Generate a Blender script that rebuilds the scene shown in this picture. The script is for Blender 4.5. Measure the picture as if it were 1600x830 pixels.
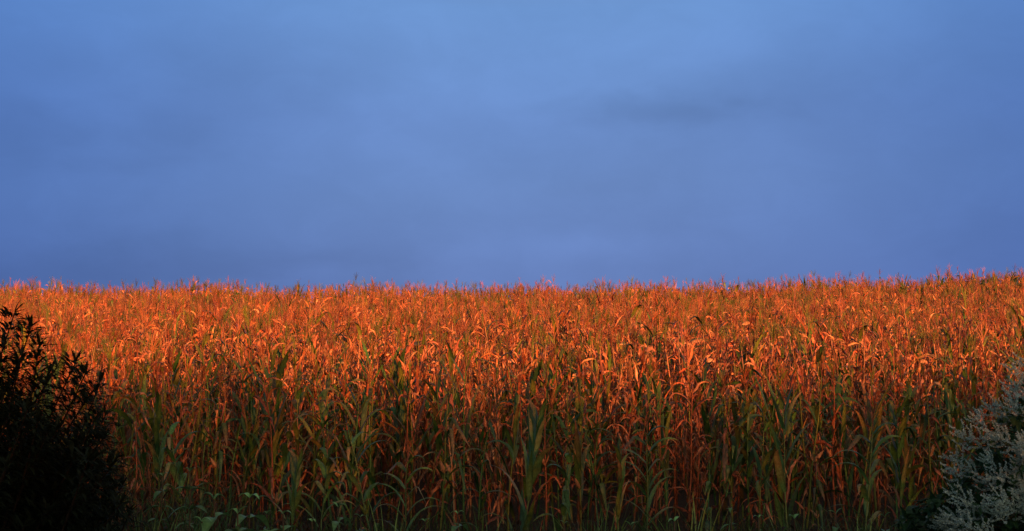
import bpy, math, random
import numpy as np
from mathutils import Vector

S = bpy.context.scene
for o in list(bpy.data.objects):
    bpy.data.objects.remove(o)
COL = S.collection

# ------------------------------------------------------------------ camera
F = 2222.0                      # focal length in pixels of the 1600-wide photograph
HORIZ = 600.0                   # eye level in the photograph
EYE = 1.65
cam_d = bpy.data.cameras.new('camera')
cam_d.sensor_width = 36.0
cam_d.lens = 36.0 * F / 1600.0
cam_d.clip_end = 6000
cam = bpy.data.objects.new('camera', cam_d)
COL.objects.link(cam)
PITCH = math.atan((HORIZ - 415.0) / F)
cam.location = (0, 0, EYE)
cam.rotation_euler = (math.pi / 2 + PITCH, 0, 0)
S.camera = cam

# ------------------------------------------------------------------ exposure
S.view_settings.view_transform = 'Standard'
S.view_settings.look = 'None'
S.view_settings.gamma = 1
S.view_settings.use_curve_mapping = False
EXPO = 0.88
S.view_settings.exposure = EXPO

# ------------------------------------------------------------------ sun
SUN_EL = math.radians(6.3)
SUN_AZ = math.radians(158.0)            # clockwise from +Y: behind the camera, to the right
sdir = Vector((math.sin(SUN_AZ) * math.cos(SUN_EL), math.cos(SUN_AZ) * math.cos(SUN_EL), math.sin(SUN_EL)))
sun_d = bpy.data.lights.new('sun', 'SUN')
sun_d.energy = 5.0
sun_d.color = (1.0, 0.30, 0.082)
sun_d.angle = math.radians(0.6)
sun = bpy.data.objects.new('sun', sun_d)
COL.objects.link(sun)
sun.rotation_euler = (-sdir).to_track_quat('-Z', 'Y').to_euler()
sun.location = (20, -30, 30)

# ------------------------------------------------------------------ world: clear sky behind, blue rain cloud ahead
def s2l(c):
    return tuple(((v / 255 + .055) / 1.055) ** 2.4 if v > 10 else v / 255 / 12.92 for v in c)

W = bpy.data.worlds.new('World'); S.world = W; W.use_nodes = True
nt = W.node_tree; nd = nt.nodes; ln = nt.links
for n in list(nd): nd.remove(n)

def node(t, x, **kw):
    n = x.nodes.new(t)
    for k, v in kw.items(): setattr(n, k, v)
    return n

def setv(n, **kw):
    for k, v in kw.items(): n.inputs[k].default_value = v

def math_n(x, op, a, b=None, clamp=False):
    n = x.nodes.new('ShaderNodeMath'); n.operation = op; n.use_clamp = clamp
    for i, v in enumerate((a, b)):
        if v is None: continue
        if isinstance(v, (int, float)): n.inputs[i].default_value = v
        else: x.links.new(v, n.inputs[i])
    return n.outputs[0]

def maprange(x, v, a, b, c, d, smooth=True):
    n = x.nodes.new('ShaderNodeMapRange')
    n.interpolation_type = 'SMOOTHSTEP' if smooth else 'LINEAR'
    x.links.new(v, n.inputs[0])
    for i, q in enumerate((a, b, c, d)): n.inputs[i + 1].default_value = q
    return n.outputs[0]

def ramp(x, v, stops):
    n = x.nodes.new('ShaderNodeValToRGB')
    el = n.color_ramp.elements
    while len(el) < len(stops): el.new(0.5)
    for e, (p, c) in zip(el, stops):
        e.position = p; e.color = (*c, 1)
    x.links.new(v, n.inputs[0])
    return n.outputs[0]

def mixc(x, f, a, b, mode='MIX'):
    n = x.nodes.new('ShaderNodeMix'); n.data_type = 'RGBA'; n.blend_type = mode
    for s, v in ((n.inputs[0], f), (n.inputs[6], a), (n.inputs[7], b)):
        if isinstance(v, (int, float)): s.default_value = v
        elif isinstance(v, tuple): s.default_value = (*v, 1)
        else: x.links.new(v, s)
    return n.outputs[2]

def noise(x, vec, scale, detail=4, rough=.55, dist=0.0):
    n = x.nodes.new('ShaderNodeTexNoise')
    n.inputs['Scale'].default_value = scale; n.inputs['Detail'].default_value = detail
    n.inputs['Roughness'].default_value = rough; n.inputs['Distortion'].default_value = dist
    if vec is not None: x.links.new(vec, n.inputs['Vector'])
    return n.outputs[0]

def mapping(x, vec, scale=(1, 1, 1), loc=(0, 0, 0), rot=(0, 0, 0)):
    n = x.nodes.new('ShaderNodeMapping')
    n.inputs['Scale'].default_value = scale; n.inputs['Location'].default_value = loc
    n.inputs['Rotation'].default_value = rot
    x.links.new(vec, n.inputs['Vector'])
    return n.outputs[0]

sky = node('ShaderNodeTexSky', nt, sky_type='NISHITA', sun_disc=False, sun_elevation=SUN_EL, sun_rotation=SUN_AZ)
bg_sky = node('ShaderNodeBackground', nt); bg_sky.inputs[1].default_value = 0.06
ln.new(sky.outputs[0], bg_sky.inputs[0])
tc = node('ShaderNodeTexCoord', nt)
D = tc.outputs['Generated']
sep = node('ShaderNodeSeparateXYZ', nt); ln.new(D, sep.inputs[0])
K = 1.0 / 2 ** EXPO
def cl(c, k=1.03): return tuple(v * K * k for v in s2l(c))
wob = noise(nt, mapping(nt, D, (1.3, 1.3, 3.0), (3.1, 0, 1.7)), 2.0, 3, .45, .2)
zz = math_n(nt, 'ADD', sep.outputs[2], math_n(nt, 'MULTIPLY', math_n(nt, 'SUBTRACT', wob, .5), .055))
base = ramp(nt, maprange(nt, zz, 0.0, 0.5, 0, 1, False), [
    (0.00, cl((94, 116, 174))), (0.13, cl((100, 126, 184))), (0.27, cl((105, 136, 193))),
    (0.37, cl((105, 139, 198))), (0.52, cl((109, 150, 209))), (0.75, cl((108, 126, 142))), (1.0, cl((114, 118, 112)))])
# broad soft billows
n1 = noise(nt, mapping(nt, D, (3.0, 3.0, 5.0), (0.4, 0, .3)), 2.0, 4, .45, .4)
k1 = maprange(nt, n1, .3, .7, .955, 1.045)
n2 = noise(nt, mapping(nt, D, (5.0, 5.0, 9.0), (7, 2, 1)), 4.0, 6, .6, .5)
k2 = maprange(nt, n2, .35, .7, .98, 1.02)
kk = math_n(nt, 'MULTIPLY', k1, k2)
# thicker cloud and lens vignette, both painted into the sky colour towards the sides
edge = maprange(nt, math_n(nt, 'ABSOLUTE', math_n(nt, 'SUBTRACT', sep.outputs[0], .02)), .05, .42, 0.0, 1.0)
def blob(px, py, rx, ry, amt, seed):
    """a patch of darker or paler cloud standing in the direction (px, py) of the photograph"""
    global kk
    v = Vector(((px - 800) / F, 1, (HORIZ - py) / F)).normalized()
    m = mapping(nt, D, (F / rx, 0.0, F / ry), (-v.x * F / rx, 0, -v.z * F / ry))
    d = node('ShaderNodeVectorMath', nt, operation='LENGTH'); ln.new(m, d.inputs[0])
    nz = noise(nt, mapping(nt, D, (6, 6, 14), (seed, 0, 0)), 2.4, 5, .5, .3)
    r = math_n(nt, 'ADD', d.outputs['Value'], math_n(nt, 'MULTIPLY', math_n(nt, 'SUBTRACT', nz, .5), 2.2))
    f = maprange(nt, r, -.1, 1.5, amt * .8, 0.0)
    kk = math_n(nt, 'MULTIPLY', kk, math_n(nt, 'ADD', f, 1.0))
blob(1050, 170, 150, 30, -.20, 1.0)
blob(1320, 110, 300, 60, -.03, 5.0)
blob(90, 210, 230, 50, -.12, 2.0)
blob(330, 120, 220, 55, -.07, 3.0)
blob(820, 130, 260, 110, .05, 4.0)
blob(220, 425, 420, 60, -.16, 6.0)
blob(940, 385, 200, 26, .08, 7.0)
blob(545, 428, 90, 22, .14, 8.0)
base = mixc(nt, edge, base, mixc(nt, 1.0, base, (.60, .70, .84), 'MULTIPLY'))
mulc = node('ShaderNodeVectorMath', nt, operation='SCALE'); ln.new(base, mulc.inputs[0]); ln.new(kk, mulc.inputs['Scale'])
bg_cl = node('ShaderNodeBackground', nt); ln.new(mulc.outputs[0], bg_cl.inputs[0]); bg_cl.inputs[1].default_value = 1.0
mx = node('ShaderNodeMixShader', nt)
cover = maprange(nt, sep.outputs[1], -.75, .05, 0.0, 1.0)
ln.new(cover, mx.inputs[0]); ln.new(bg_sky.outputs[0], mx.inputs[1]); ln.new(bg_cl.outputs[0], mx.inputs[2])
wo = node('ShaderNodeOutputWorld', nt); ln.new(mx.outputs[0], wo.inputs[0])

S.cycles.use_denoising = True
S.cycles.max_bounces = 5
S.cycles.diffuse_bounces = 3
S.cycles.transmission_bounces = 3
S.cycles.transparent_max_bounces = 4

# ------------------------------------------------------------------ helpers
rnd = random.Random(11)
R = np.random.default_rng(7)

class MB:
    """collects quads with a colour per vertex and links them as one mesh object"""
    def __init__(s): s.v = []; s.f = []; s.c = []; s.n = 0
    def add(s, v, f, c):
        v = np.asarray(v, np.float32); f = np.asarray(f, np.int32)
        c = np.asarray(c, np.float32)
        if c.ndim == 1: c = np.tile(c, (len(v), 1))
        s.v.append(v); s.f.append(f + s.n); s.c.append(c); s.n += len(v)
    def arrays(s):
        return np.concatenate(s.v), np.concatenate(s.f), np.concatenate(s.c)
    def mesh(s, name, m, smooth=True):
        V, Fq, C = s.arrays()
        return mesh_from(name, V, Fq, C, m, smooth)

def mesh_from(name, V, Fq, C, m, smooth=True):
    me = bpy.data.meshes.new(name)
    nf = len(Fq)
    me.vertices.add(len(V)); me.vertices.foreach_set('co', np.ascontiguousarray(V, np.float32).ravel())
    me.loops.add(nf * 4); me.loops.foreach_set('vertex_index', np.ascontiguousarray(Fq, np.int32).ravel())
    me.polygons.add(nf); me.polygons.foreach_set('loop_start', np.arange(0, nf * 4, 4, dtype=np.int32))
    me.polygons.foreach_set('use_smooth', np.full(nf, smooth))
    me.update(calc_edges=True)
    a = me.color_attributes.new('tint', 'FLOAT_COLOR', 'POINT')
    a.data.foreach_set('color', np.concatenate([C, np.ones((len(C), 1), np.float32)], 1).astype(np.float32).ravel())
    me.materials.append(m)
    return me

def link(name, me, parent=None, loc=None):
    o = bpy.data.objects.new(name, me); COL.objects.link(o)
    if parent: o.parent = parent
    if loc is not None: o.location = loc
    return o

def empty(name, loc, rz=0.0):
    o = bpy.data.objects.new(name, None); COL.objects.link(o)
    o.location = loc; o.rotation_euler = (0, 0, rz); o.empty_display_size = .2
    return o

def tag(o, label=None, cat=None, group=None, kind=None):
    for k, v in (('label', label), ('category', cat), ('group', group), ('kind', kind)):
        if v: o[k] = v
    return o

def tube(mb, pts, rad, sides, col, cap=False):
    pts = np.asarray(pts, float); n = len(pts)
    tg = np.gradient(pts, axis=0); tg /= np.linalg.norm(tg, axis=1)[:, None] + 1e-9
    ref = np.array([0.31, 0.95, 0.05]) if abs(tg[0][2]) > .5 else np.array([0, 0, 1.0])
    a = np.cross(tg, ref); a /= np.linalg.norm(a, axis=1)[:, None] + 1e-9
    b = np.cross(tg, a)
    rad = np.broadcast_to(np.asarray(rad, float), (n,))
    th = np.arange(sides) * 2 * math.pi / sides
    V = pts[:, None] + rad[:, None, None] * (np.cos(th)[None, :, None] * a[:, None] + np.sin(th)[None, :, None] * b[:, None])
    i = np.arange(n - 1)[:, None] * sides; j = np.arange(sides)[None]; k = (j + 1) % sides
    Fq = np.stack([i + j, i + k, i + sides + k, i + sides + j], -1).reshape(-1, 4)
    c = np.asarray(col, float)
    if c.ndim == 2: c = np.repeat(c, sides, 0)
    mb.add(V.reshape(-1, 3), Fq, c)

def ground_z(x, y):
    x = np.asarray(x, float); y = np.asarray(y, float)
    sm = lambda t: np.clip(t, 0, 1) ** 2 * (3 - 2 * np.clip(t, 0, 1))
    z = -0.6 * sm(y / 17.0)
    # the field climbs from 18 m to a crest at about 58 m, then falls away
    t = np.clip(y - 17.0, 0, None)
    slope = .0862
    c = 52.0
    up = np.where(t < c, slope * t - .8 * (1 - np.exp(-t / 8.0)) * .15,
                  slope * c - .12 + slope * 9 * (1 - np.exp(-(t - c) / 9.0)) - .055 * np.clip(t - c - 6, 0, None) ** 1.12)
    up = np.maximum(up, -25)
    z = z + up
    z = z + .00088 * np.clip(x + 3, 0, 40) ** 2 * np.clip((y - 17) / 52.0, 0, 1.4) * (1 - sm((y - 110) / 60))
    z = z + .00025 * np.clip(-x - 10, 0, 40) ** 2 * np.clip((y - 17) / 52.0, 0, 1.4) * (1 - sm((y - 110) / 60))
    return z

def at(px, py, d):
    """the point d metres ahead seen at (px, py) of the 1600x830 photograph, used once to survey the place"""
    return np.array([(px - 800) / F * d, d, EYE + (HORIZ - py) / F * d])

# ------------------------------------------------------------------ materials
def plant_mat(name, rough=.55, spec=.3, transl=.25, var=.25, streak=60.0):
    m = bpy.data.materials.new(name); m.use_nodes = True
    t = m.node_tree; t.nodes.clear()
    at_ = node('ShaderNodeAttribute', t, attribute_name='tint')
    oi = node('ShaderNodeObjectInfo', t)
    tco = node('ShaderNodeTexCoord', t)
    nz = noise(t, mapping(t, tco.outputs['Object'], (1, 1, .18)), streak, 3, .6)
    nb = noise(t, tco.outputs['Object'], 9.0, 3, .6)
    k = math_n(t, 'MULTIPLY', maprange(t, nz, .3, .7, 1 - var, 1 + var), maprange(t, nb, .3, .7, 1 - var * .8, 1 + var * .8))
    k = math_n(t, 'MULTIPLY', k, maprange(t, oi.outputs['Random'], 0, 1, .85, 1.15, False))
    vs = node('ShaderNodeVectorMath', t, operation='SCALE')
    t.links.new(at_.outputs['Color'], vs.inputs[0]); t.links.new(k, vs.inputs['Scale'])
    p = node('ShaderNodeBsdfPrincipled', t)
    t.links.new(vs.outputs[0], p.inputs['Base Color'])
    p.inputs['Roughness'].default_value = rough
    p.inputs['Specular IOR Level'].default_value = spec
    out = node('ShaderNodeOutputMaterial', t)
    if transl > 0:
        tr = node('ShaderNodeBsdfTranslucent', t); t.links.new(vs.outputs[0], tr.inputs[0])
        mxs = node('ShaderNodeMixShader', t); mxs.inputs[0].default_value = transl
        t.links.new(p.outputs[0], mxs.inputs[1]); t.links.new(tr.outputs[0], mxs.inputs[2])
        t.links.new(mxs.outputs[0], out.inputs[0])
    else:
        t.links.new(p.outputs[0], out.inputs[0])
    return m

M_leaf = plant_mat('corn_leaf', .42, .5, .2, .28)
M_stalk = plant_mat('corn_stalk', .6, .25, 0, .25, 30)
M_tassel = plant_mat('corn_tassel', .7, .15, .2, .2)
M_husk = plant_mat('corn_husk', .6, .25, .1, .25)
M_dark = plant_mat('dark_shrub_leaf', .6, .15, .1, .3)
M_twig = plant_mat('shrub_twig', .8, .1, 0, .3)
M_shrub = plant_mat('knotweed_leaf', .5, .3, .2, .25)
M_flower = plant_mat('white_blossom', .8, .1, .3, .12)
M_weed = plant_mat('broadleaf_weed', .45, .4, .2, .2)
M_grass = plant_mat('verge_grass', .6, .2, .2, .3)

def soil_mat():
    m = bpy.data.materials.new('soil'); m.use_nodes = True
    t = m.node_tree; p = t.nodes['Principled BSDF']
    tco = node('ShaderNodeTexCoord', t)
    a = noise(t, tco.outputs['Object'], 3.0, 8, .65)
    b = noise(t, tco.outputs['Object'], 40.0, 4, .6)
    c = ramp(t, a, [(.3, (.022, .015, .009)), (.55, (.045, .032, .02)), (.75, (.05, .048, .02))])
    t.links.new(mixc(t, .5, c, ramp(t, b, [(.35, (.018, .013, .008)), (.7, (.07, .05, .03))])), p.inputs['Base Color'])
    p.inputs['Roughness'].default_value = .95
    bu = node('ShaderNodeBump', t); bu.inputs['Strength'].default_value = .8; bu.inputs['Distance'].default_value = .05
    t.links.new(b, bu.inputs['Height']); t.links.new(bu.outputs[0], p.inputs['Normal'])
    return m
M_soil = soil_mat()

# ------------------------------------------------------------------ ground: one sheet to the horizon
def axis_pts(lo, hi, fine_lo, fine_hi, step, growth=1.28):
    p = list(np.arange(fine_lo, fine_hi + 1e-6, step))
    d = step
    while p[-1] < hi: d *= growth; p.append(min(hi, p[-1] + d))
    d = step
    while p[0] > lo: d *= growth; p.insert(0, max(lo, p[0] - d))
    return np.array(p)
gx = axis_pts(-3000, 3000, -40, 40, 1.0); gy = axis_pts(-600, 4000, -12, 100, 1.0)
GX, GY = np.meshgrid(gx, gy)
GZ = ground_z(GX, GY)
GZ = GZ + (np.sin(GX * 1.7) * np.sin(GY * 1.3 + 1) * .03) * (np.abs(GX) < 60)
nx, ny = len(gx), len(gy)
ii = (np.arange(ny - 1)[:, None] * nx + np.arange(nx - 1)[None]).ravel()
Fq = np.stack([ii, ii + 1, ii + nx + 1, ii + nx], 1)
gm = mesh_from('ground', np.stack([GX, GY, GZ], -1).reshape(-1, 3), Fq, np.ones((nx * ny, 3)) * .04, M_soil)
tag(link('ground', gm), 'dark soil of the sloping corn field and its verge', 'ground', kind='structure')

# ------------------------------------------------------------------ the row of trees behind the photographer that shades the near verge
TREE_TOP = 12.48
def treeline():
    mb = MB()
    n = 62000
    X = R.uniform(-55, 120, n)
    top = TREE_TOP + .15 * np.sin(X * .45) + .25 * np.sin(X * 1.13 + 1.0) + .4 * np.sin(X * 2.7 + 2) + .4 * np.sin(X * 4.3) * np.sin(X * .9)
    u = R.random(n)
    Z = top - 6.0 * u ** 1.5 + R.normal(0, .55, n)
    Y = -75 + R.normal(0, 1.3, n)
    core = np.stack([X, Y, Z], -1)
    d1 = R.normal(0, 1, (n, 3)); d1 /= np.linalg.norm(d1, axis=1)[:, None]
    d2 = np.cross(d1, R.normal(0, 1, (n, 3))); d2 /= np.linalg.norm(d2, axis=1)[:, None]
    s = R.uniform(.14, .34, n)[:, None]
    V = np.stack([core - d1 * s, core + d2 * s * .5, core + d1 * s, core - d2 * s * .5], 1).reshape(-1, 3)
    col = np.repeat(np.array([[.035, .055, .02]]) * R.uniform(.6, 1.3, (n, 1)), 4, 0)
    mb.add(V, np.arange(n * 4).reshape(-1, 4), col)
    # trunks and the dense inner growth
    xs = np.arange(-55, 120.1, 1.0)
    tp = TREE_TOP - 1.25 + .1 * np.sin(xs * .45) + .25 * np.sin(xs * 1.13 + 1)
    ring = []
    for x, t_ in zip(xs, tp):
        ring.append([[x, -76.2, -.5], [x, -76.0, t_ * .6], [x, -75, t_], [x, -74, t_ * .6], [x, -73.8, -.5]])
    V = np.array(ring).reshape(-1, 3); m = len(xs)
    f = [[i * 5 + j, i * 5 + j + 1, i * 5 + j + 6, i * 5 + j + 5] for i in range(m - 1) for j in range(4)]
    mb.add(V, f, (.02, .03, .012))
    o = link('treeline', mb.mesh('treeline', M_dark, False))
    tag(o, 'thick leafy row of trees standing behind the verge', 'trees', kind='stuff')
treeline()

# ------------------------------------------------------------------ corn
TAN = np.array([.47, .195, .085]); RUST = np.array([.31, .092, .036]); STRAW = np.array([.58, .31, .15])
GREEN = np.array([.042, .098, .022]); YGREEN = np.array([.15, .17, .03]); DKGREEN = np.array([.024, .066, .02])

def leaf_blade(mb, p0, az, th0, L, Wd, bend, power, brk, twist, col0, col1, seg, g, wave=.25, fold=.35):
    """one strap leaf: leaves the stalk at th0 from the vertical, arches by bend, and may snap over at brk"""
    s = np.linspace(0, 1, seg + 1)
    th = th0 + bend * s ** power
    if brk < 1: th = np.where(s > brk, np.maximum(th, math.radians(g.uniform(140, 178))), th)
    az = az + g.normal(0, .5) * s ** 2
    ca, sa = np.cos(az), np.sin(az)
    T = np.stack([np.sin(th) * ca, np.sin(th) * sa, np.cos(th)], -1)
    P = np.zeros((seg + 1, 3)); P[1:] = np.cumsum((T[1:] + T[:-1]) / 2 * (L / seg), 0)
    P = P + p0
    side = np.stack([-sa, ca, np.zeros_like(sa)], -1)
    nor = np.cross(side, T)
    tw = twist * s
    sd = side * np.cos(tw)[:, None] + nor * np.sin(tw)[:, None]
    nr = -side * np.sin(tw)[:, None] + nor * np.cos(tw)[:, None]
    w = Wd * np.minimum(1, .5 + 2.4 * s) * (1 - s ** 2.6 * .96) * .5
    fo = fold * (1 + .6 * g.normal(0, 1, seg + 1) * wave)
    wl = w * (1 + g.normal(0, wave, seg + 1)); wr = w * (1 + g.normal(0, wave, seg + 1))
    Lf = P + sd * wl[:, None] + nr * (wl * fo)[:, None] + nr * (g.normal(0, wave * .5, seg + 1) * w)[:, None]
    Rt = P - sd * wr[:, None] + nr * (wr * fo)[:, None] + nr * (g.normal(0, wave * .5, seg + 1) * w)[:, None]
    V = np.stack([Lf, P, Rt], 1).reshape(-1, 3)
    i = np.arange(seg)[:, None] * 3; j = np.arange(2)[None]
    Fq = np.stack([i + j, i + j + 1, i + j + 4, i + j + 3], -1).reshape(-1, 4)
    mixf = np.clip(s ** 1.5 + g.normal(0, .12, seg + 1), 0, 1)[:, None]
    c = col0 * (1 - mixf) + col1 * mixf
    C = np.repeat(c, 3, 0)
    C[1::3] *= 1.45                                   # pale midrib
    mb.add(V, Fq, C)

def pick(g, *cs):
    c = cs[g.integers(len(cs))]
    return c * g.uniform(.55, 1.35) * g.normal(1, .07, 3).clip(.8, 1.2)

def corn_parts(seed, colour, form, tall_tassel, ear, seg=8, nleaf=13, low=.12, height=2.1, sides=6, near_row=False):
    g = np.random.default_rng(seed)
    H = height * g.uniform(.93, 1.05)
    leanx, leany = g.normal(0, .05, 2)
    hh = np.linspace(0, 1, 9)
    stalk = np.stack([leanx * H * hh ** 1.6 + .012 * np.sin(hh * 9 + seed), leany * H * hh ** 1.6 + .012 * np.cos(hh * 8 + seed), H * hh], -1)
    def on(h):
        return np.array([np.interp(h, hh, stalk[:, k]) for k in range(3)])
    dry = {'bright': .04, 'green': .12, 'half': .5, 'straw': .85, 'rust': .97}[colour]
    stalk_c = {'bright': np.array([.13, .19, .06]), 'green': GREEN * 1.5 + .005, 'half': YGREEN * .9, 'straw': STRAW * .7, 'rust': RUST * .9}[colour]
    ms = MB()
    rr = .0165 * (1 - .6 * hh); rr[1::2] *= 1.1
    tube(ms, stalk, rr, sides, np.array([stalk_c * g.uniform(.8, 1.2) for _ in hh]))
    ml = MB()
    az0 = g.uniform(0, 6.28)
    for i in range(nleaf):
        h = low + (.97 - low) * (i + g.uniform(-.3, .3)) / (nleaf - 1)
        h = min(max(h, .05), .98)
        az = az0 + math.pi * i + g.normal(0, .35)
        upf = h
        L = (.50 + .30 * math.sin(math.pi * min(1, .15 + .75 * h))) * g.uniform(.75, 1.1)
        if h > .88: L *= .7
        if colour == 'bright': L *= 1.2
        is_dry = g.random() < (dry + (.35 if h < .35 else 0) * (1 if dry < .6 else .2))
        f = form
        if is_dry and f == 'upright' and g.random() < .35: f = 'arching'
        if is_dry and f == 'arching' and g.random() < .5: f = 'drooping'
        if f == 'upright':
            th0, bend, pw, brk = math.radians(g.uniform(10, 26)), math.radians(g.uniform(10, 70)), 2.0, 2
        elif f == 'arching':
            th0, bend, pw, brk = math.radians(g.uniform(18, 40)), math.radians(g.uniform(70, 140)), 1.5, (g.uniform(.35, .7) if g.random() < .3 else 2)
        else:
            th0, bend, pw, brk = math.radians(g.uniform(15, 45)), math.radians(g.uniform(110, 150)), .8, (g.uniform(.08, .35) if g.random() < .65 else 2)
        if is_dry:
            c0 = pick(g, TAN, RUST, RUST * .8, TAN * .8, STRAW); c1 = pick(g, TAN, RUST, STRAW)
            if near_row: c0 = pick(g, RUST, RUST * .8, RUST * .62, TAN * .8); c1 = pick(g, RUST, RUST * .7, TAN)  # shade of the front rows painted in as darker, redder dry leaves
            Wd = g.uniform(.025, .054); fold = g.uniform(.5, 1.5); wave = .36; tw = g.normal(0, 2.2); L *= g.uniform(.5, .88)
        else:
            c0 = pick(g, GREEN, DKGREEN, GREEN * 1.3, YGREEN) if colour != 'bright' else pick(g, np.array([.08, .17, .045]), np.array([.11, .20, .05]), GREEN * 1.3); c1 = pick(g, GREEN, YGREEN, TAN * .8 + YGREEN * .3)
            Wd = g.uniform(.055, .088) * (1.45 if colour == 'bright' else 1.12 if near_row else 1); fold = g.uniform(.25, .5); wave = .1; tw = g.normal(0, .5)
        leaf_blade(ml, on(h), az, th0, L, Wd, bend, pw, brk, tw, c0, c1, seg, g, wave, fold)
    mt = MB()
    top = on(1.0); tc_ = pick(g, RUST * 1.1, TAN * .9, np.array([.30, .12, .055]), TAN * .7, YGREEN * 1.1)
    Lt = .38 if tall_tassel else .24
    tube(mt, [top, top + [leanx * .1, leany * .1, Lt * .6], top + [leanx * .3, leany * .3, Lt]], [.005, .0045, .002], 4 if sides > 4 else 3, tc_)
    for k in range(9 if tall_tassel else 5):
        a = g.uniform(0, 6.28); l = Lt * g.uniform(.45, .8); sp = g.uniform(.12, .55) * (1 if tall_tassel else .7)
        b = top + np.array([0, 0, Lt * g.uniform(.05, .45)])
        sp_ = sp + g.uniform(0, .5); e1 = b + l * .55 * np.array([math.cos(a) * math.sin(sp), math.sin(a) * math.sin(sp), math.cos(sp)])
        e2 = e1 + l * .5 * np.array([math.cos(a) * math.sin(sp_), math.sin(a) * math.sin(sp_), math.cos(sp_)])
        tube(mt, [b, e1, e2], [.0035, .004, .0018], 3, tc_ * g.uniform(.8, 1.2))
    me = None
    if ear:
        me = MB()
        b = on(g.uniform(.42, .52)); a = g.uniform(0, 6.28)
        tilt = g.choice([.45, .6, 2.5])
        d = np.array([math.cos(a) * math.sin(tilt), math.sin(a) * math.sin(tilt), math.cos(tilt)])
        t_ = np.linspace(0, 1, 7)
        ec = {'bright': YGREEN, 'green': YGREEN, 'half': STRAW * .7, 'straw': STRAW, 'rust': TAN}[colour] * g.uniform(.8, 1.1)
        tube(me, b + d * (.02 + .21 * t_)[:, None], [.012, .024, .029, .028, .022, .013, .004], 8, np.array([ec * g.uniform(.85, 1.1) for _ in t_]))
        for k in range(3):                              # loose husk leaves round the cob
            leaf_blade(me, b + d * .03, a + k * 2.1, max(.1, min(tilt, 2.6)), .17, .045, g.uniform(-.1, .3), 1, 2, 0, ec, ec * 1.1, 4, g, .15, .8)
        tip = b + d * .225                              # brown silk
        for k in range(5):
            q = tip + g.normal(0, .015, 3) + d * .04
            tube(me, [tip, (tip + q) / 2 + g.normal(0, .006, 3), q + np.array([0, 0, -.02])], [.003, .0025, .0015], 3, (.12, .05, .025))
    return ms, ml, mt, me

COLOURS = {'green': 'green', 'half': 'half-dried', 'straw': 'straw-yellow', 'rust': 'rust-brown'}
FORMS = {'upright': 'upright leaves', 'arching': 'arching leaves', 'drooping': 'hanging leaves'}
LOOKS = [(c, f, e) for c in COLOURS for f in FORMS for e in (True, False)]
FRESH = [('bright', 'upright', False), ('bright', 'arching', True), ('bright', 'arching', False)]
near = {}
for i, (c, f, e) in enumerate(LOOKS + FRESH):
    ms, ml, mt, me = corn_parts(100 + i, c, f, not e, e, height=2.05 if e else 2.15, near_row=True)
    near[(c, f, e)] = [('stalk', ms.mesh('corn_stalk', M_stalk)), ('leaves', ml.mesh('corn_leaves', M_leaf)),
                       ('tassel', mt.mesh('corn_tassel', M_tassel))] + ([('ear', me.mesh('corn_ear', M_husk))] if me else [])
protos = {}
def corn_plant(look, loc, rz, scale, lean, label, group):
    def pose(r):
        r.location = loc; r.rotation_euler = (lean[0], lean[1], rz); r.scale = (scale,) * 3
        tag(r, label, 'corn plant', group)
        return r
    if look not in protos:
        root = empty('corn_plant', loc)
        kids = [link(n, m, root) for n, m in near[look]]
        protos[look] = (root, kids)
        return pose(root)
    r0, k0 = protos[look]
    r = r0.copy(); COL.objects.link(r)
    for k in k0:
        c = k.copy(); COL.objects.link(c); c.parent = r
    return pose(r)

ROW0, ROWSP, INROW = 20.0, .75, .20
ZONES = [(-60, 215, 'behind dark shrub'), (215, 480, 'behind paired-leaf weeds'), (480, 790, 'left of bright green front corn'),
         (790, 1060, 'right of bright green front corn'), (1060, 1390, 'left of white-flowered shrub'), (1390, 1660, 'behind white-flowered shrub')]
ROWN = ['front row', 'second row', 'third row', 'fourth row']
wgt_front = {'green': 1.0, 'half': 1.0, 'straw': .8, 'rust': 1.0}
n_ind = 0
taken = []
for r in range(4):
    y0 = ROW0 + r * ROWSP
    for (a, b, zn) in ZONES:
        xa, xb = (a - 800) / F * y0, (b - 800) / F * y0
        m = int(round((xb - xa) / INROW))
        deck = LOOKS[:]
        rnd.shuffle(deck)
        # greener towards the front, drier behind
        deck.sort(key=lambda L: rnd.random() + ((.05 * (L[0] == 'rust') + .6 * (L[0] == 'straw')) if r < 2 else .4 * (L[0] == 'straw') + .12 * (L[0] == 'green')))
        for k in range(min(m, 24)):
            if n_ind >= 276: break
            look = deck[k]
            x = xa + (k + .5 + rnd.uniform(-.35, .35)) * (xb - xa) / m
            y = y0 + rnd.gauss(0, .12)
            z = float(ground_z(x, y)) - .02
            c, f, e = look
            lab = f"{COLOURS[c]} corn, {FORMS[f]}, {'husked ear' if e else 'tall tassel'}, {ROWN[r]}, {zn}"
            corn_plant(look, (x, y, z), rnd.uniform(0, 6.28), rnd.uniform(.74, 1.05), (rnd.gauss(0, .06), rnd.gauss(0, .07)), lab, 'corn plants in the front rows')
            n_ind += 1

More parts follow.
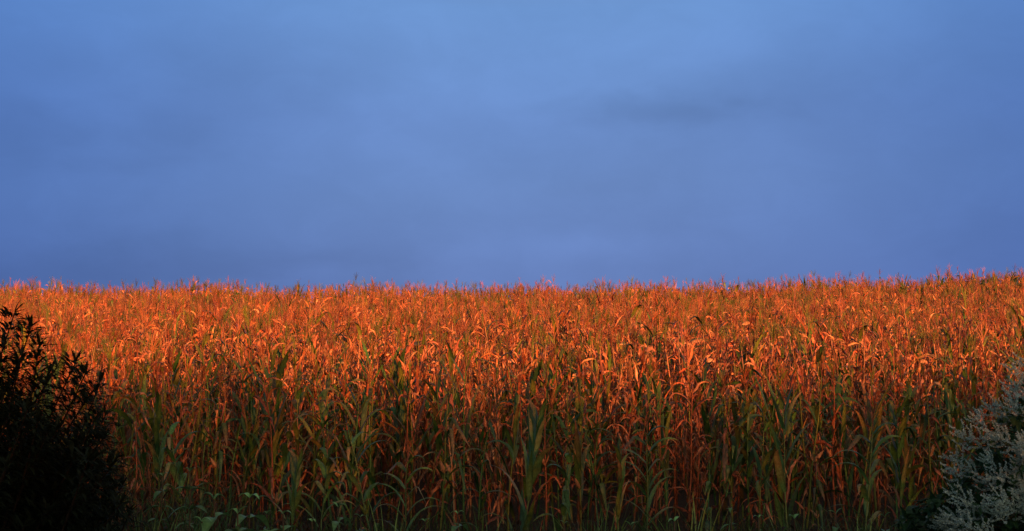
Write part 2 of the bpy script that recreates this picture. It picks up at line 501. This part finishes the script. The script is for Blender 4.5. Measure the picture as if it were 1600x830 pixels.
# plants that stand out in front of the first row
STRAYS = [(812, 16.6, .86, ('bright', 'upright', False), 'tall bright green corn plant standing out in front of the first row'),
          (690, 18.4, .97, ('half', 'drooping', True), 'half-green corn plant with bent leaves just left of the bright green one'),
          (505, 16.6, .72, ('bright', 'arching', False), 'short green corn plant with arching leaves behind the pale nettle-like weed'),
          (873, 16.4, .66, ('bright', 'arching', True), 'short green corn plant with long leaves, right of the bright green one'),
          (1345, 17.4, .84, ('bright', 'arching', False), 'green corn plant with a broad bent leaf left of the white-flowered shrub'),
          (590, 17.0, .76, ('bright', 'arching', True), 'low green corn plant with pale hanging leaf tips on the field edge'),
          (1180, 18.0, .78, ('half', 'arching', False), 'half-dried corn plant leaning out of the front row right of centre'),
          (425, 17.8, .80, ('half', 'arching', True), 'half-dried corn plant with husked ear just behind the paired-leaf weeds'),
          (455, 16.6, .62, ('bright', 'upright', False), 'short upright green corn plant right of the paired-leaf weeds'),
          (548, 18.6, .90, ('green', 'upright', True), 'full-size green corn plant with ear above the small pale-tipped weed'),
          (630, 16.6, .70, ('bright', 'arching', False), 'short green corn plant with pale arching leaves left of the arching grass clump'),
          (745, 18.2, .80, ('green', 'drooping', False), 'green corn plant with hanging leaves touching the bright green one'),
          (905, 18.3, .84, ('half', 'upright', True), 'half-dried corn plant with ear behind the upright green grass clump'),
          (960, 17.4, .66, ('green', 'upright', True), 'short green corn plant directly behind the low glossy weed'),
          (1010, 18.0, .80, ('bright', 'arching', False), 'tall green arching corn plant left of the yellow-green broad-bladed grass'),
          (1100, 17.2, .64, ('green', 'drooping', True), 'short drooping green corn plant beside the thin lone weed'),
          (1225, 18.4, .88, ('bright', 'upright', False), 'upright green corn plant behind the dull green grass clump'),
          (1275, 17.2, .62, ('half', 'drooping', True), 'short half-dried corn plant right of the dull green grass clump'),
          (1400, 18.2, .84, ('green', 'upright', True), 'green corn plant with ear touching the left edge of the white-flowered shrub'),
          (300, 17.6, .78, ('bright', 'arching', True), 'shadowed green corn plant with ear behind the slender drooping weed'),
          (215, 18.2, .82, ('rust', 'drooping', True), 'rust-brown hanging corn plant at the edge of the dark shrub'),
          (255, 18.6, .9, ('half', 'upright', False), 'half-dried upright corn plant beside the dark shrub')]
for px, d, sc, look, lab in STRAYS:
    x = (px - 800) / F * d
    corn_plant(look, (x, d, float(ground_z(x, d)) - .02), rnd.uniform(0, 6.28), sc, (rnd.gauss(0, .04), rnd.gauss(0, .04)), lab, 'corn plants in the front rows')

# the rest of the field: thousands of plants in one mesh
def flat_proto(seed, colour, form, tassel, ear, seg, nleaf, low, sides):
    ms, ml, mt, me = corn_parts(seed, colour, form, tassel, ear, seg, nleaf, low, 2.12, sides)
    mb = MB()
    for q in (ms, ml, mt, me):
        if q:
            v, f, c = q.arrays(); mb.add(v, f, c)
    return mb.arrays()
NEARP = [flat_proto(300 + i, c, f, e, not e, 6, 12, .15, 5) for i, (c, f, e) in enumerate(LOOKS)]
FARP = [flat_proto(400 + i, c, f, e, False, 5, 10, .3, 3) for i, (c, f, e) in enumerate(LOOKS)]
pts = []
y = ROW0
row = 0
while y < 90:
    half = .36 * y + 2.5 + (y - ROW0) * .05
    sp = .19 if y < 45 else .21
    xs = np.arange(-half, half, sp) + R.uniform(-.07, .07, len(np.arange(-half, half, sp)))
    ys = y + R.normal(0, .13, len(xs))
    if row < 4:
        lo, hi = (-60 - 800) / F * y, (1660 - 800) / F * y
        if row == 3: hi = (1440 - 800) / F * y if False else hi
        keep = (xs < lo - .05) | (xs > hi + .05)
        xs, ys = xs[keep], ys[keep]
    pts.append(np.stack([xs, ys], 1))
    y += ROWSP; row += 1
P = np.concatenate(pts)
P = P[R.random(len(P)) < np.where(P[:, 1] > 30, .90, .95)]
N = len(P)
Z = ground_z(P[:, 0], P[:, 1]) - .02
# how green: patchy, with a greener strip along the crest
patch = np.sin(P[:, 0] * .35 + 1) * np.sin(P[:, 1] * .3) * .5 + .5
g_p = np.where(P[:, 1] < 24, .38, np.where(P[:, 1] > 55, .08 + .20 * patch + .022 * np.clip(P[:, 0], 0, 24), .05 + .08 * patch + .006 * np.clip(P[:, 0], 0, 14)))
isg = R.random(N) < g_p
pi = np.where(isg, np.where((P[:, 1] > 32) & (R.random(N) < .6), R.integers(6, 12, N), R.integers(0, 12, N)), R.integers(12, 24, N))
far = P[:, 1] > 32
yaw = R.uniform(0, 2 * math.pi, N)
lx, ly = R.normal(0, .06, N), R.normal(0, .06, N)
sc = (R.normal(1, .085, N) + .13 * ((R.random(N) < .05) & (P[:, 1] > 55)) + .05 * np.sin(P[:, 0] * .8 + 2 * np.sin(P[:, 1] * .2)) + .04 * np.sin(P[:, 0] * 2.3 + P[:, 1])).clip(.75, 1.32)
tint = np.stack([R.normal(1, .24, N).clip(.45, 1.6)] * 3, 1) * R.normal(1, .05, (N, 3))
mb = MB()
for isfar, protoset in ((False, NEARP), (True, FARP)):
    for k in range(24):
        idx = np.where((pi == k) & (far == isfar))[0]
        if not len(idx): continue
        v, f, c = protoset[k]
        ca, sa = np.cos(yaw[idx])[:, None], np.sin(yaw[idx])[:, None]
        x = v[None, :, 0] * ca - v[None, :, 1] * sa
        yv = v[None, :, 0] * sa + v[None, :, 1] * ca
        z = np.repeat(v[None, :, 2], len(idx), 0)
        x = x + lx[idx][:, None] * z; yv = yv + ly[idx][:, None] * z
        s_ = sc[idx][:, None]
        V = np.stack([x * s_ + P[idx, 0][:, None], yv * s_ + P[idx, 1][:, None], z * s_ + Z[idx][:, None]], -1).reshape(-1, 3)
        Fx = (f[None] + (np.arange(len(idx)) * len(v))[:, None, None]).reshape(-1, 4)
        Cx = (c[None] * tint[idx][:, None]).reshape(-1, 3)
        mb.add(V, Fx, Cx)
cf = mb.mesh('corn_field', M_leaf)
tag(link('corn_field', cf), 'dense ripe corn glowing orange, filling the slope up to the crest', 'corn field', kind='stuff')
print('corn plants in the mass', N, 'quads', len(cf.polygons), 'individuals', n_ind + len(STRAYS))

# ------------------------------------------------------------------ small leaves for shrubs and weeds
def small_leaf(mb, p, d, up, L, Wd, col, droop=.3, shape=.45):
    d = d / (np.linalg.norm(d) + 1e-9)
    sd = np.cross(d, up); sd = sd / (np.linalg.norm(sd) + 1e-9)
    nr = np.cross(sd, d)
    t = np.array([0, .25, .6, 1.0]); w = np.array([.12, .9, .75, .03]) * Wd * .5
    if shape > .6: w = np.array([.35, 1.0, .6, .02]) * Wd * .5
    mid = p + d * (t * L)[:, None] - nr * (droop * L * t ** 2)[:, None]
    Lf = mid + sd * w[:, None] + nr * (w * .35)[:, None]
    Rt = mid - sd * w[:, None] + nr * (w * .35)[:, None]
    V = np.stack([Lf, mid, Rt], 1).reshape(-1, 3)
    i = np.arange(3)[:, None] * 3; j = np.arange(2)[None]
    Fq = np.stack([i + j, i + j + 1, i + j + 4, i + j + 3], -1).reshape(-1, 4)
    mb.add(V, Fq, np.asarray(col) * np.random.default_rng(len(mb.v)).uniform(.75, 1.25))

def unit(v): return v / (np.linalg.norm(v) + 1e-9)
def bezier(a, b, c, n):
    t = np.linspace(0, 1, n)[:, None]
    return a * (1 - t) ** 2 + 2 * b * t * (1 - t) + c * t ** 2

# ------------------------------------------------------------------ dark shrub on the left
def dark_shrub():
    g = np.random.default_rng(5)
    base = np.array([-2.75, 6.2, float(ground_z(-2.75, 6.2))])
    root = empty('dark_shrub', base)
    tag(root, 'tall dark leafy shrub in deep shade at the edge of the corn', 'shrub')
    br, lf = MB(), MB()
    tips = []
    # leading shoots surveyed along its outline, the rest fill the body
    for px, py, d in [(22, 490, 6.0), (48, 512, 6.05), (62, 540, 6.0), (5, 545, 6.1), (35, 560, 5.9), (90, 575, 6.0), (120, 566, 6.1), (135, 585, 6.0),
                      (158, 600, 6.2), (140, 622, 6.0), (75, 600, 5.9), (168, 650, 6.1), (165, 685, 6.0), (186, 715, 6.2), (-20, 520, 6.1),
                      (195, 760, 6.2), (178, 730, 6.0), (208, 800, 6.1), (150, 660, 5.9), (195, 785, 5.9), (-60, 470, 6.2), (-110, 440, 6.3), (-170, 430, 6.2)]:
        tips.append(at(px, py, d))
    for _ in range(240):
        px = g.uniform(-500, 182)
        edge = np.interp(px, [-500, -250, -60, 20, 60, 120, 170, 215], [560, 460, 512, 560, 628, 655, 690, 770])
        py = edge + 25 + g.random() ** .8 * (860 - edge)
        tips.append(at(px, py, g.uniform(5.6, 7.0)))
    for t in tips:
        t = t - base
        h = t[2]
        a = np.array([g.normal(0, .12), g.normal(0, .12), 0])
        start = a if h > .7 and g.random() < .5 else a * 2 + np.array([t[0] * .3, t[1] * .3, max(0, h * .3)])
        mid = np.array([start[0] * .4 + t[0] * .6 + g.normal(0, .05), start[1] * .4 + t[1] * .6 + g.normal(0, .05), start[2] + (h - start[2]) * .55])
        ln_ = bezier(start, mid, t, 10)
        tube(br, ln_, np.linspace(.012, .003, 10), 4, (.035, .022, .014))
        # leaves crowd the last part of each shoot, with side twigs
        L = np.linalg.norm(t - start)
        m = int(110 + 60 * L)
        for k in range(m):
            u = 1 - g.random() ** 1.4 * min(.95, .75 / max(L, .4))
            p = np.array([np.interp(u, np.linspace(0, 1, 10), ln_[:, q]) for q in range(3)])
            ax = unit(ln_[-1] - ln_[-3])
            r = unit(g.normal(0, 1, 3)); r = unit(r - ax * r.dot(ax))
            d = unit(ax * g.uniform(.2, .9) + r)
            off = g.random() * .10 * (1.2 - u) * 2.5
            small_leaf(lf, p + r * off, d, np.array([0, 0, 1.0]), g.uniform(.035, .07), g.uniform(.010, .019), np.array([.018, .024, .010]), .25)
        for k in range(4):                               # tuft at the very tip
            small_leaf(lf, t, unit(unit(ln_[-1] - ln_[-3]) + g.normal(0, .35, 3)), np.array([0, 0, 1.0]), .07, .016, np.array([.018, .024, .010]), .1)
    for _ in range(9000):                                # the inner foliage
        px = g.uniform(-520, 190)
        e_ = np.interp(px, [-500, -250, -60, 20, 60, 120, 170, 215], [560, 460, 530, 590, 645, 672, 705, 785])
        p = at(px, e_ + 15 + g.random() * (980 - e_), g.uniform(5.9, 7.2)) - base
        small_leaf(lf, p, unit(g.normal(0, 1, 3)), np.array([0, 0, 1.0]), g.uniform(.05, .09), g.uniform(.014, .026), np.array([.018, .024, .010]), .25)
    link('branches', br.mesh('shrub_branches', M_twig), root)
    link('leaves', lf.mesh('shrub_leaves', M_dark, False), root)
dark_shrub()

# ------------------------------------------------------------------ white-flowered shrub on the right
def spray_mesh(seed):
    g = np.random.default_rng(seed)
    mb = MB()
    L = .11
    ax = bezier(np.zeros(3), np.array([0, 0, L * .6]), np.array([.03, 0, L]), 8)
    tube(mb, ax, np.linspace(.002, .0008, 8), 3, (.22, .24, .14))
    def blossom(p, n, sp):
        for _ in range(n):
            c = p + g.normal(0, sp, 3)
            a = unit(g.normal(0, 1, 3)); b = unit(np.cross(a, g.normal(0, 1, 3))); s = g.uniform(.0026, .0044)
            mb.add([c - a * s, c + b * s, c + a * s, c - b * s], [[0, 1, 2, 3]], np.array([.72, .82, .70]) * g.uniform(.65, 1.1))
    nf = g.integers(7, 11)
    for k in range(nf):                                  # slender finger-like racemes fanning out
        u = k / nf
        p = np.array([np.interp(u, np.linspace(0, 1, 8), ax[:, q]) for q in range(3)])
        a = k * 2.4 + g.normal(0, .4); l = (.10 - .03 * u) * g.uniform(.7, 1.15); op = g.uniform(.45, 1.0)
        e = p + l * np.array([math.cos(a) * math.sin(op), math.sin(a) * math.sin(op), math.cos(op)])
        tw = bezier(p, p + l * .5 * np.array([math.cos(a) * .9, math.sin(a) * .9, .2]), e, 15)
        tube(mb, tw[::3], .0009, 3, (.25, .27, .16))
        for i_, q in enumerate(tw[2:]): blossom(q, 5, .0038 * (1 - .04 * i_))
    return mb.mesh('flower_spray', M_flower, False)

def flowering_shrub():
    g = np.random.default_rng(9)
    base = np.array([3.15, 7.3, float(ground_z(3.15, 7.3))])
    root = empty('flowering_shrub', base)
    tag(root, 'arching shrub covered in feathery white flower sprays beside the corn', 'shrub')
    br, lf = MB(), MB()
    sm = [spray_mesh(s) for s in range(5)]
    spots = []
    for px, py, d in [(1602, 592, 7.1), (1585, 608, 7.1), (1592, 630, 7.0), (1568, 636, 7.1), (1545, 655, 7.1), (1562, 668, 7.0), (1590, 664, 7.0), (1522, 676, 7.1),
                      (1500, 700, 7.0), (1520, 705, 6.9), (1545, 695, 6.9), (1490, 735, 7.0), (1510, 748, 6.9), (1485, 755, 7.0), (1478, 778, 7.0),
                      (1500, 800, 6.7), (1520, 815, 6.7), (1535, 735, 6.8), (1600, 705, 6.6), (1585, 718, 6.6), (1575, 735, 6.6), (1600, 740, 6.6), (1480, 822, 6.8),
                      (1560, 700, 6.8), (1595, 790, 6.6), (1580, 812, 6.6), (1600, 640, 6.9), (1575, 652, 6.9), (1535, 770, 6.8)]:
        spots.append(at(px + 12, py - 4, d))
    EX, EY = [1424, 1464, 1502, 1540, 1576, 1612, 1812], [832, 785, 716, 664, 616, 584, 515]
    clumps = []
    for _ in range(13):
        px = g.uniform(1500, 1760)
        edge = np.interp(px, EX, EY)
        clumps.append((px, edge + 20 + g.random() * (820 - edge), g.uniform(6.5, 6.95)))
    for k in range(68):
        px, py, d = clumps[k % 13]
        spots.append(at(px + g.normal(0, 16), max(py + g.normal(0, 11), np.interp(px, EX, EY) + 8), d + g.normal(0, .06)))
    body = []
    for _ in range(5200):                                # the leafy body of the shrub
        px = g.uniform(1425, 1900)
        edge = np.interp(px, EX, EY)
        py = edge + 16 + g.random() ** .9 * (980 - edge)
        body.append(at(px, py, g.uniform(6.85, 8.0)) - base)
    for _ in range(420):                                 # leafy outer shoots, spreading low to the left
        px = 1400 + 110 * g.random() ** .8
        e_ = np.interp(px, [1390, 1420, 1460, 1500, 1540, 1600, 1800], [815, 785, 765, 730, 680, 616, 535])
        body.append(at(px, e_ + 6 + g.random() ** 1.2 * (850 - e_), g.uniform(6.95, 7.4)) - base)
    for p in body:
        small_leaf(lf, p, unit(g.normal(0, 1, 3) + np.array([-.2, -.3, -.2])), np.array([0, 0, 1.0]), g.uniform(.04, .08), g.uniform(.03, .055), np.array([.030, .075, .024]), .4, .7)
    ctr = np.array([.25, .25, 1.0])
    for i, s in enumerate(spots):
        t = s - base
        start = np.array([g.normal(0, .1), g.normal(0, .1), 0])
        mid = np.array([t[0] * .35, t[1] * .35, t[2] * 1.05 + .05])
        ln_ = bezier(start, mid, t, 12)
        tube(br, ln_, np.linspace(.009, .0025, 12), 4, (.07, .05, .025))
        out = unit(t - ctr * np.array([1, 1, .8]))
        out = unit(out + np.array([-.25, -.25, .55]) + g.normal(0, .25, 3))
        o = link('flower_spray', sm[i % 5], root, t)
        q = Vector(out).to_track_quat('Z', 'Y')
        o.rotation_mode = 'QUATERNION'; o.rotation_quaternion = q
        s_ = g.uniform(.7, 1.1); o.scale = (s_,) * 3
        for k in range(22):
            u = 1 - g.random() ** 1.2 * .6
            p = np.array([np.interp(u, np.linspace(0, 1, 12), ln_[:, j]) for j in range(3)]) + g.normal(0, .04, 3)
            d = unit(out * .4 + g.normal(0, .7, 3) + np.array([0, 0, -.2]))
            small_leaf(lf, p, d, np.array([0, 0, 1.0]), g.uniform(.04, .075), g.uniform(.03, .05), np.array([.045, .11, .035]), .4, .7)
    link('branches', br.mesh('shrub_branches', M_twig), root)
    link('leaves', lf.mesh('shrub_leaves', M_shrub, False), root)
flowering_shrub()

# ------------------------------------------------------------------ broad-leaved weeds on the verge
def ovate_leaf(mb, p, d, L, Wd, col, droop, g, seg=7):
    d = unit(d); sd = unit(np.cross(d, np.array([0, 0, 1.0]))); nr = np.cross(sd, d)
    t = np.linspace(0, 1, seg + 1)
    w = Wd * .5 * np.interp(t, [0, .12, .3, .5, .8, 1], [.10, .45, .95, 1.0, .5, .03]) * (1 + g.normal(0, .05, seg + 1))
    mid = p + d * (t * L * (1 - .12 * t))[:, None] + np.array([0, 0, -1.0]) * (droop * L * t ** 2)[:, None]
    Lf = mid + sd * w[:, None] + nr * (w * .45 + g.normal(0, .04, seg + 1) * w)[:, None]
    Rt = mid - sd * w[:, None] + nr * (w * .45 + g.normal(0, .04, seg + 1) * w)[:, None]
    V = np.stack([Lf, mid, Rt], 1).reshape(-1, 3)
    i = np.arange(seg)[:, None] * 3; j = np.arange(2)[None]
    Fq = np.stack([i + j, i + j + 1, i + j + 4, i + j + 3], -1).reshape(-1, 4)
    C = np.tile(np.asarray(col) * g.uniform(.8, 1.2), (len(V), 1)); C[1::3] *= 1.35
    mb.add(V, Fq, C)

def weed(px, py, d, label, seed, leafL=.18, n_pairs=6, pale=1.0, group='weeds on the verge'):
    g = np.random.default_rng(seed)
    top = at(px, py, d)
    base = np.array([top[0] + g.normal(0, .03), d, float(ground_z(top[0], d))])
    root = empty('broadleaf_weed', base)
    tag(root, label, 'weed', group)
    H = top[2] - base[2]
    st, lf = MB(), MB()
    ln_ = np.stack([np.linspace(0, top[0] - base[0], 8) + .01 * np.sin(np.arange(8) * 1.3), np.zeros(8), np.linspace(0, H, 8)], -1)
    tube(st, ln_, np.linspace(.008, .004, 8), 6, (.16, .09, .05))
    for k in range(n_pairs):
        h = H * (1 - .075 * k * g.uniform(.9, 1.1))
        x = np.interp(h, ln_[:, 2], ln_[:, 0])
        a0 = g.uniform(-.5, .5) + (g.uniform(.9, 1.5) if k % 2 else 0)
        for s in (0, math.pi):
            a = a0 + s + g.normal(0, .2)
            el = g.uniform(.7, 1.0) if k == 0 else g.uniform(.05, .5)
            dvec = np.array([math.cos(a) * math.cos(el), math.sin(a) * math.cos(el), math.sin(el)])
            L = leafL * (.6 if k == 0 else g.uniform(.85, 1.15))
            col = np.array([.17, .30, .09]) * (1.7 * pale if k == 0 else 1.0 * pale)
            ovate_leaf(lf, np.array([x, 0, h]), dvec, L, L * .36, col, g.uniform(.25, .7), g)
        if k and g.random() < .5:                        # young shoot in the leaf axil
            for q in range(3):
                ovate_leaf(lf, np.array([x, 0, h]), g.normal(0, .5, 3) + np.array([0, -.1, .8]), leafL * .4, leafL * .15, np.array([.2, .3, .11]) * pale, .2, g, 4)
    link('stem', st.mesh('weed_stem', M_twig), root)
    link('leaves', lf.mesh('weed_leaves', M_weed), root)
weed(338, 778, 7.0, 'tall paired-leaf weed with pale tip, left one of the pair below the corn', 21)
weed(393, 776, 7.1, 'tall paired-leaf weed with rounded pale tip, right one of the pair below the corn', 22)
weed(490, 812, 7.0, 'small pale-tipped weed right of the paired-leaf weeds at the bottom edge', 23, .09)
weed(982, 818, 7.2, 'low weed with glossy pale tip leaves right of the bright green corn', 24, .10)
weed(300, 735, 9.0, 'slender drooping weed behind the paired-leaf weeds', 25, .15, 5, .7)
weed(258, 742, 9.5, 'shadowy narrow-leaved weed between the dark shrub and the paired-leaf weeds', 26, .13, 6, .6)
weed(1135, 770, 9.5, 'thin weed standing alone before the corn right of centre', 27, .09, 5, .7)

weed(420, 800, 8.2, 'small dim paired-leaf weed just right of the tall pair', 41, .09, 5, .8)
weed(565, 805, 8.6, 'broad-leaved weed under the full-size green corn plant', 42, .11, 5, .8)
weed(665, 812, 8.2, 'low broad-leaved weed left of the arching grass clump', 43, .10, 5, .8)
weed(880, 815, 8.8, 'low broad-leaved weed between the upright grass clump and the bright green corn', 44, .10, 5, .8)
weed(1180, 806, 8.6, 'broad-leaved weed under the leaning half-dried corn plant', 45, .11, 5, .8)
weed(1300, 800, 8.4, 'broad-leaved weed between the dull grass clump and the white-flowered shrub', 46, .12, 5, .8)
weed(1375, 805, 8.0, 'broad-leaved weed at the left foot of the white-flowered shrub', 47, .12, 5, .9)

def grass_clump(px, py, d, label, seed, n=26, col=(.10, .13, .03)):
    g = np.random.default_rng(seed)
    top = at(px, py, d)
    base = np.array([top[0], d, float(ground_z(top[0], d))])
    H = top[2] - base[2]
    mb = MB()
    for k in range(n):
        p0 = np.array([g.normal(0, .04), g.normal(0, .04), 0])
        c = np.array(col) * g.uniform(.9, 1.9)
        leaf_blade(mb, p0, g.uniform(0, 6.28), g.uniform(.02, .16), H * g.uniform(.75, 1.15), g.uniform(.016, .032), g.uniform(.2, 1.1), 2.2, 2, g.normal(0, .4), c, c * 1.2, 9, g, .1, .3)
    o = link('grass_clump', mb.mesh('grass_clump', M_grass), None, base)
    tag(o, label, 'grass', 'grass clumps on the verge')
grass_clump(235, 780, 8.0, 'yellow-green grass clump beside the dark shrub', 31)
grass_clump(945, 775, 11.0, 'upright green grass clump left of the low glossy weed', 32)
grass_clump(1065, 775, 11.5, 'yellow-green grass clump with a broad pale blade right of the low glossy weed', 33, 22, (.14, .16, .035))
grass_clump(760, 800, 10.0, 'arching grass clump just left of the bright green corn', 34)
grass_clump(1240, 770, 12.0, 'dull green grass clump in front of the corn between glossy weed and white-flowered shrub', 35, 22, (.07, .09, .03))

# ------------------------------------------------------------------ tangled grass and dry stems along the field edge
weed(375, 800, 6.8, 'broad-leaved weed between the tall pair, lower than both', 51, .15, 5, .9)
weed(320, 812, 6.9, 'low broad-leaved weed at the left foot of the tall pair', 52, .14, 5, .8)
weed(445, 800, 7.6, 'broad-leaved weed between the dim weed and the small pale-tipped weed', 53, .13, 5, .9)
weed(530, 790, 9.4, 'tall loose weed right of the small pale-tipped weed', 54, .15, 7, .8)
weed(715, 800, 8.8, 'broad-leaved weed left of the arching grass clump by the bright green corn', 55, .13, 5, .9)
weed(1050, 812, 8.0, 'low broad-leaved weed under the yellow-green broad-bladed grass', 56, .13, 5, .9)
weed(1235, 808, 8.2, 'low broad-leaved weed at the foot of the dull green grass clump', 57, .13, 5, .9)
grass_clump(610, 785, 11.0, 'green grass clump below the green corn with pale leaf tips', 36)
grass_clump(905, 800, 10.0, 'short green grass clump just right of the bright green corn', 37)
grass_clump(1110, 790, 11.0, 'green grass clump at the foot of the thin lone weed', 38)
grass_clump(1340, 780, 11.0, 'green grass clump under the bent-leaf green corn left of the white-flowered shrub', 39)

def verge():
    g = np.random.default_rng(77)
    mb = MB()
    n = 5200
    for _ in range(n):
        y = g.uniform(8.5, 19.6)
        x = g.uniform(-.38 * y - 1.5, .38 * y + 1.5)
        px = 800 + x / y * F
        lim = np.interp(px, [0, 200, 330, 460, 700, 1100, 1400, 1600], [690, 690, 735, 785, 798, 792, 792, 730])
        zt = EYE + (HORIZ - lim) / F * y
        z0 = float(ground_z(x, y))
        H = min(1.5, (zt - z0)) * g.uniform(.45, 1.05)
        if H < .12: continue
        kind = g.random()
        c = np.array([.045, .075, .020]) if kind < .5 else (np.array([.07, .085, .022]) if kind < .62 else np.array([.075, .032, .014]))
        c = c * g.uniform(.5, 1.3)
        p0 = np.array([x, y, z0])
        leaf_blade(mb, p0, g.uniform(0, 6.28), g.uniform(.02, .3), H * 1.1, g.uniform(.008, .02), g.uniform(.2, 1.5), 2.0, 2, g.normal(0, .4), c, c * 1.1, 5, g, .1, .3)
        if kind > .55:                                   # a leafy or seedy stem
            for k in range(5):
                u = g.uniform(.3, .95)
                small_leaf(mb, p0 + np.array([g.normal(0, .03), g.normal(0, .03), H * u]), unit(g.normal(0, 1, 3) + np.array([0, 0, .5])), np.array([0, 0, 1.0]), g.uniform(.04, .1), g.uniform(.01, .03), c * .9, .3)
    o = link('undergrowth', mb.mesh('undergrowth', M_grass))
    tag(o, 'shaded tangle of grass and dry stems along the foot of the corn', 'undergrowth', kind='stuff')
verge()
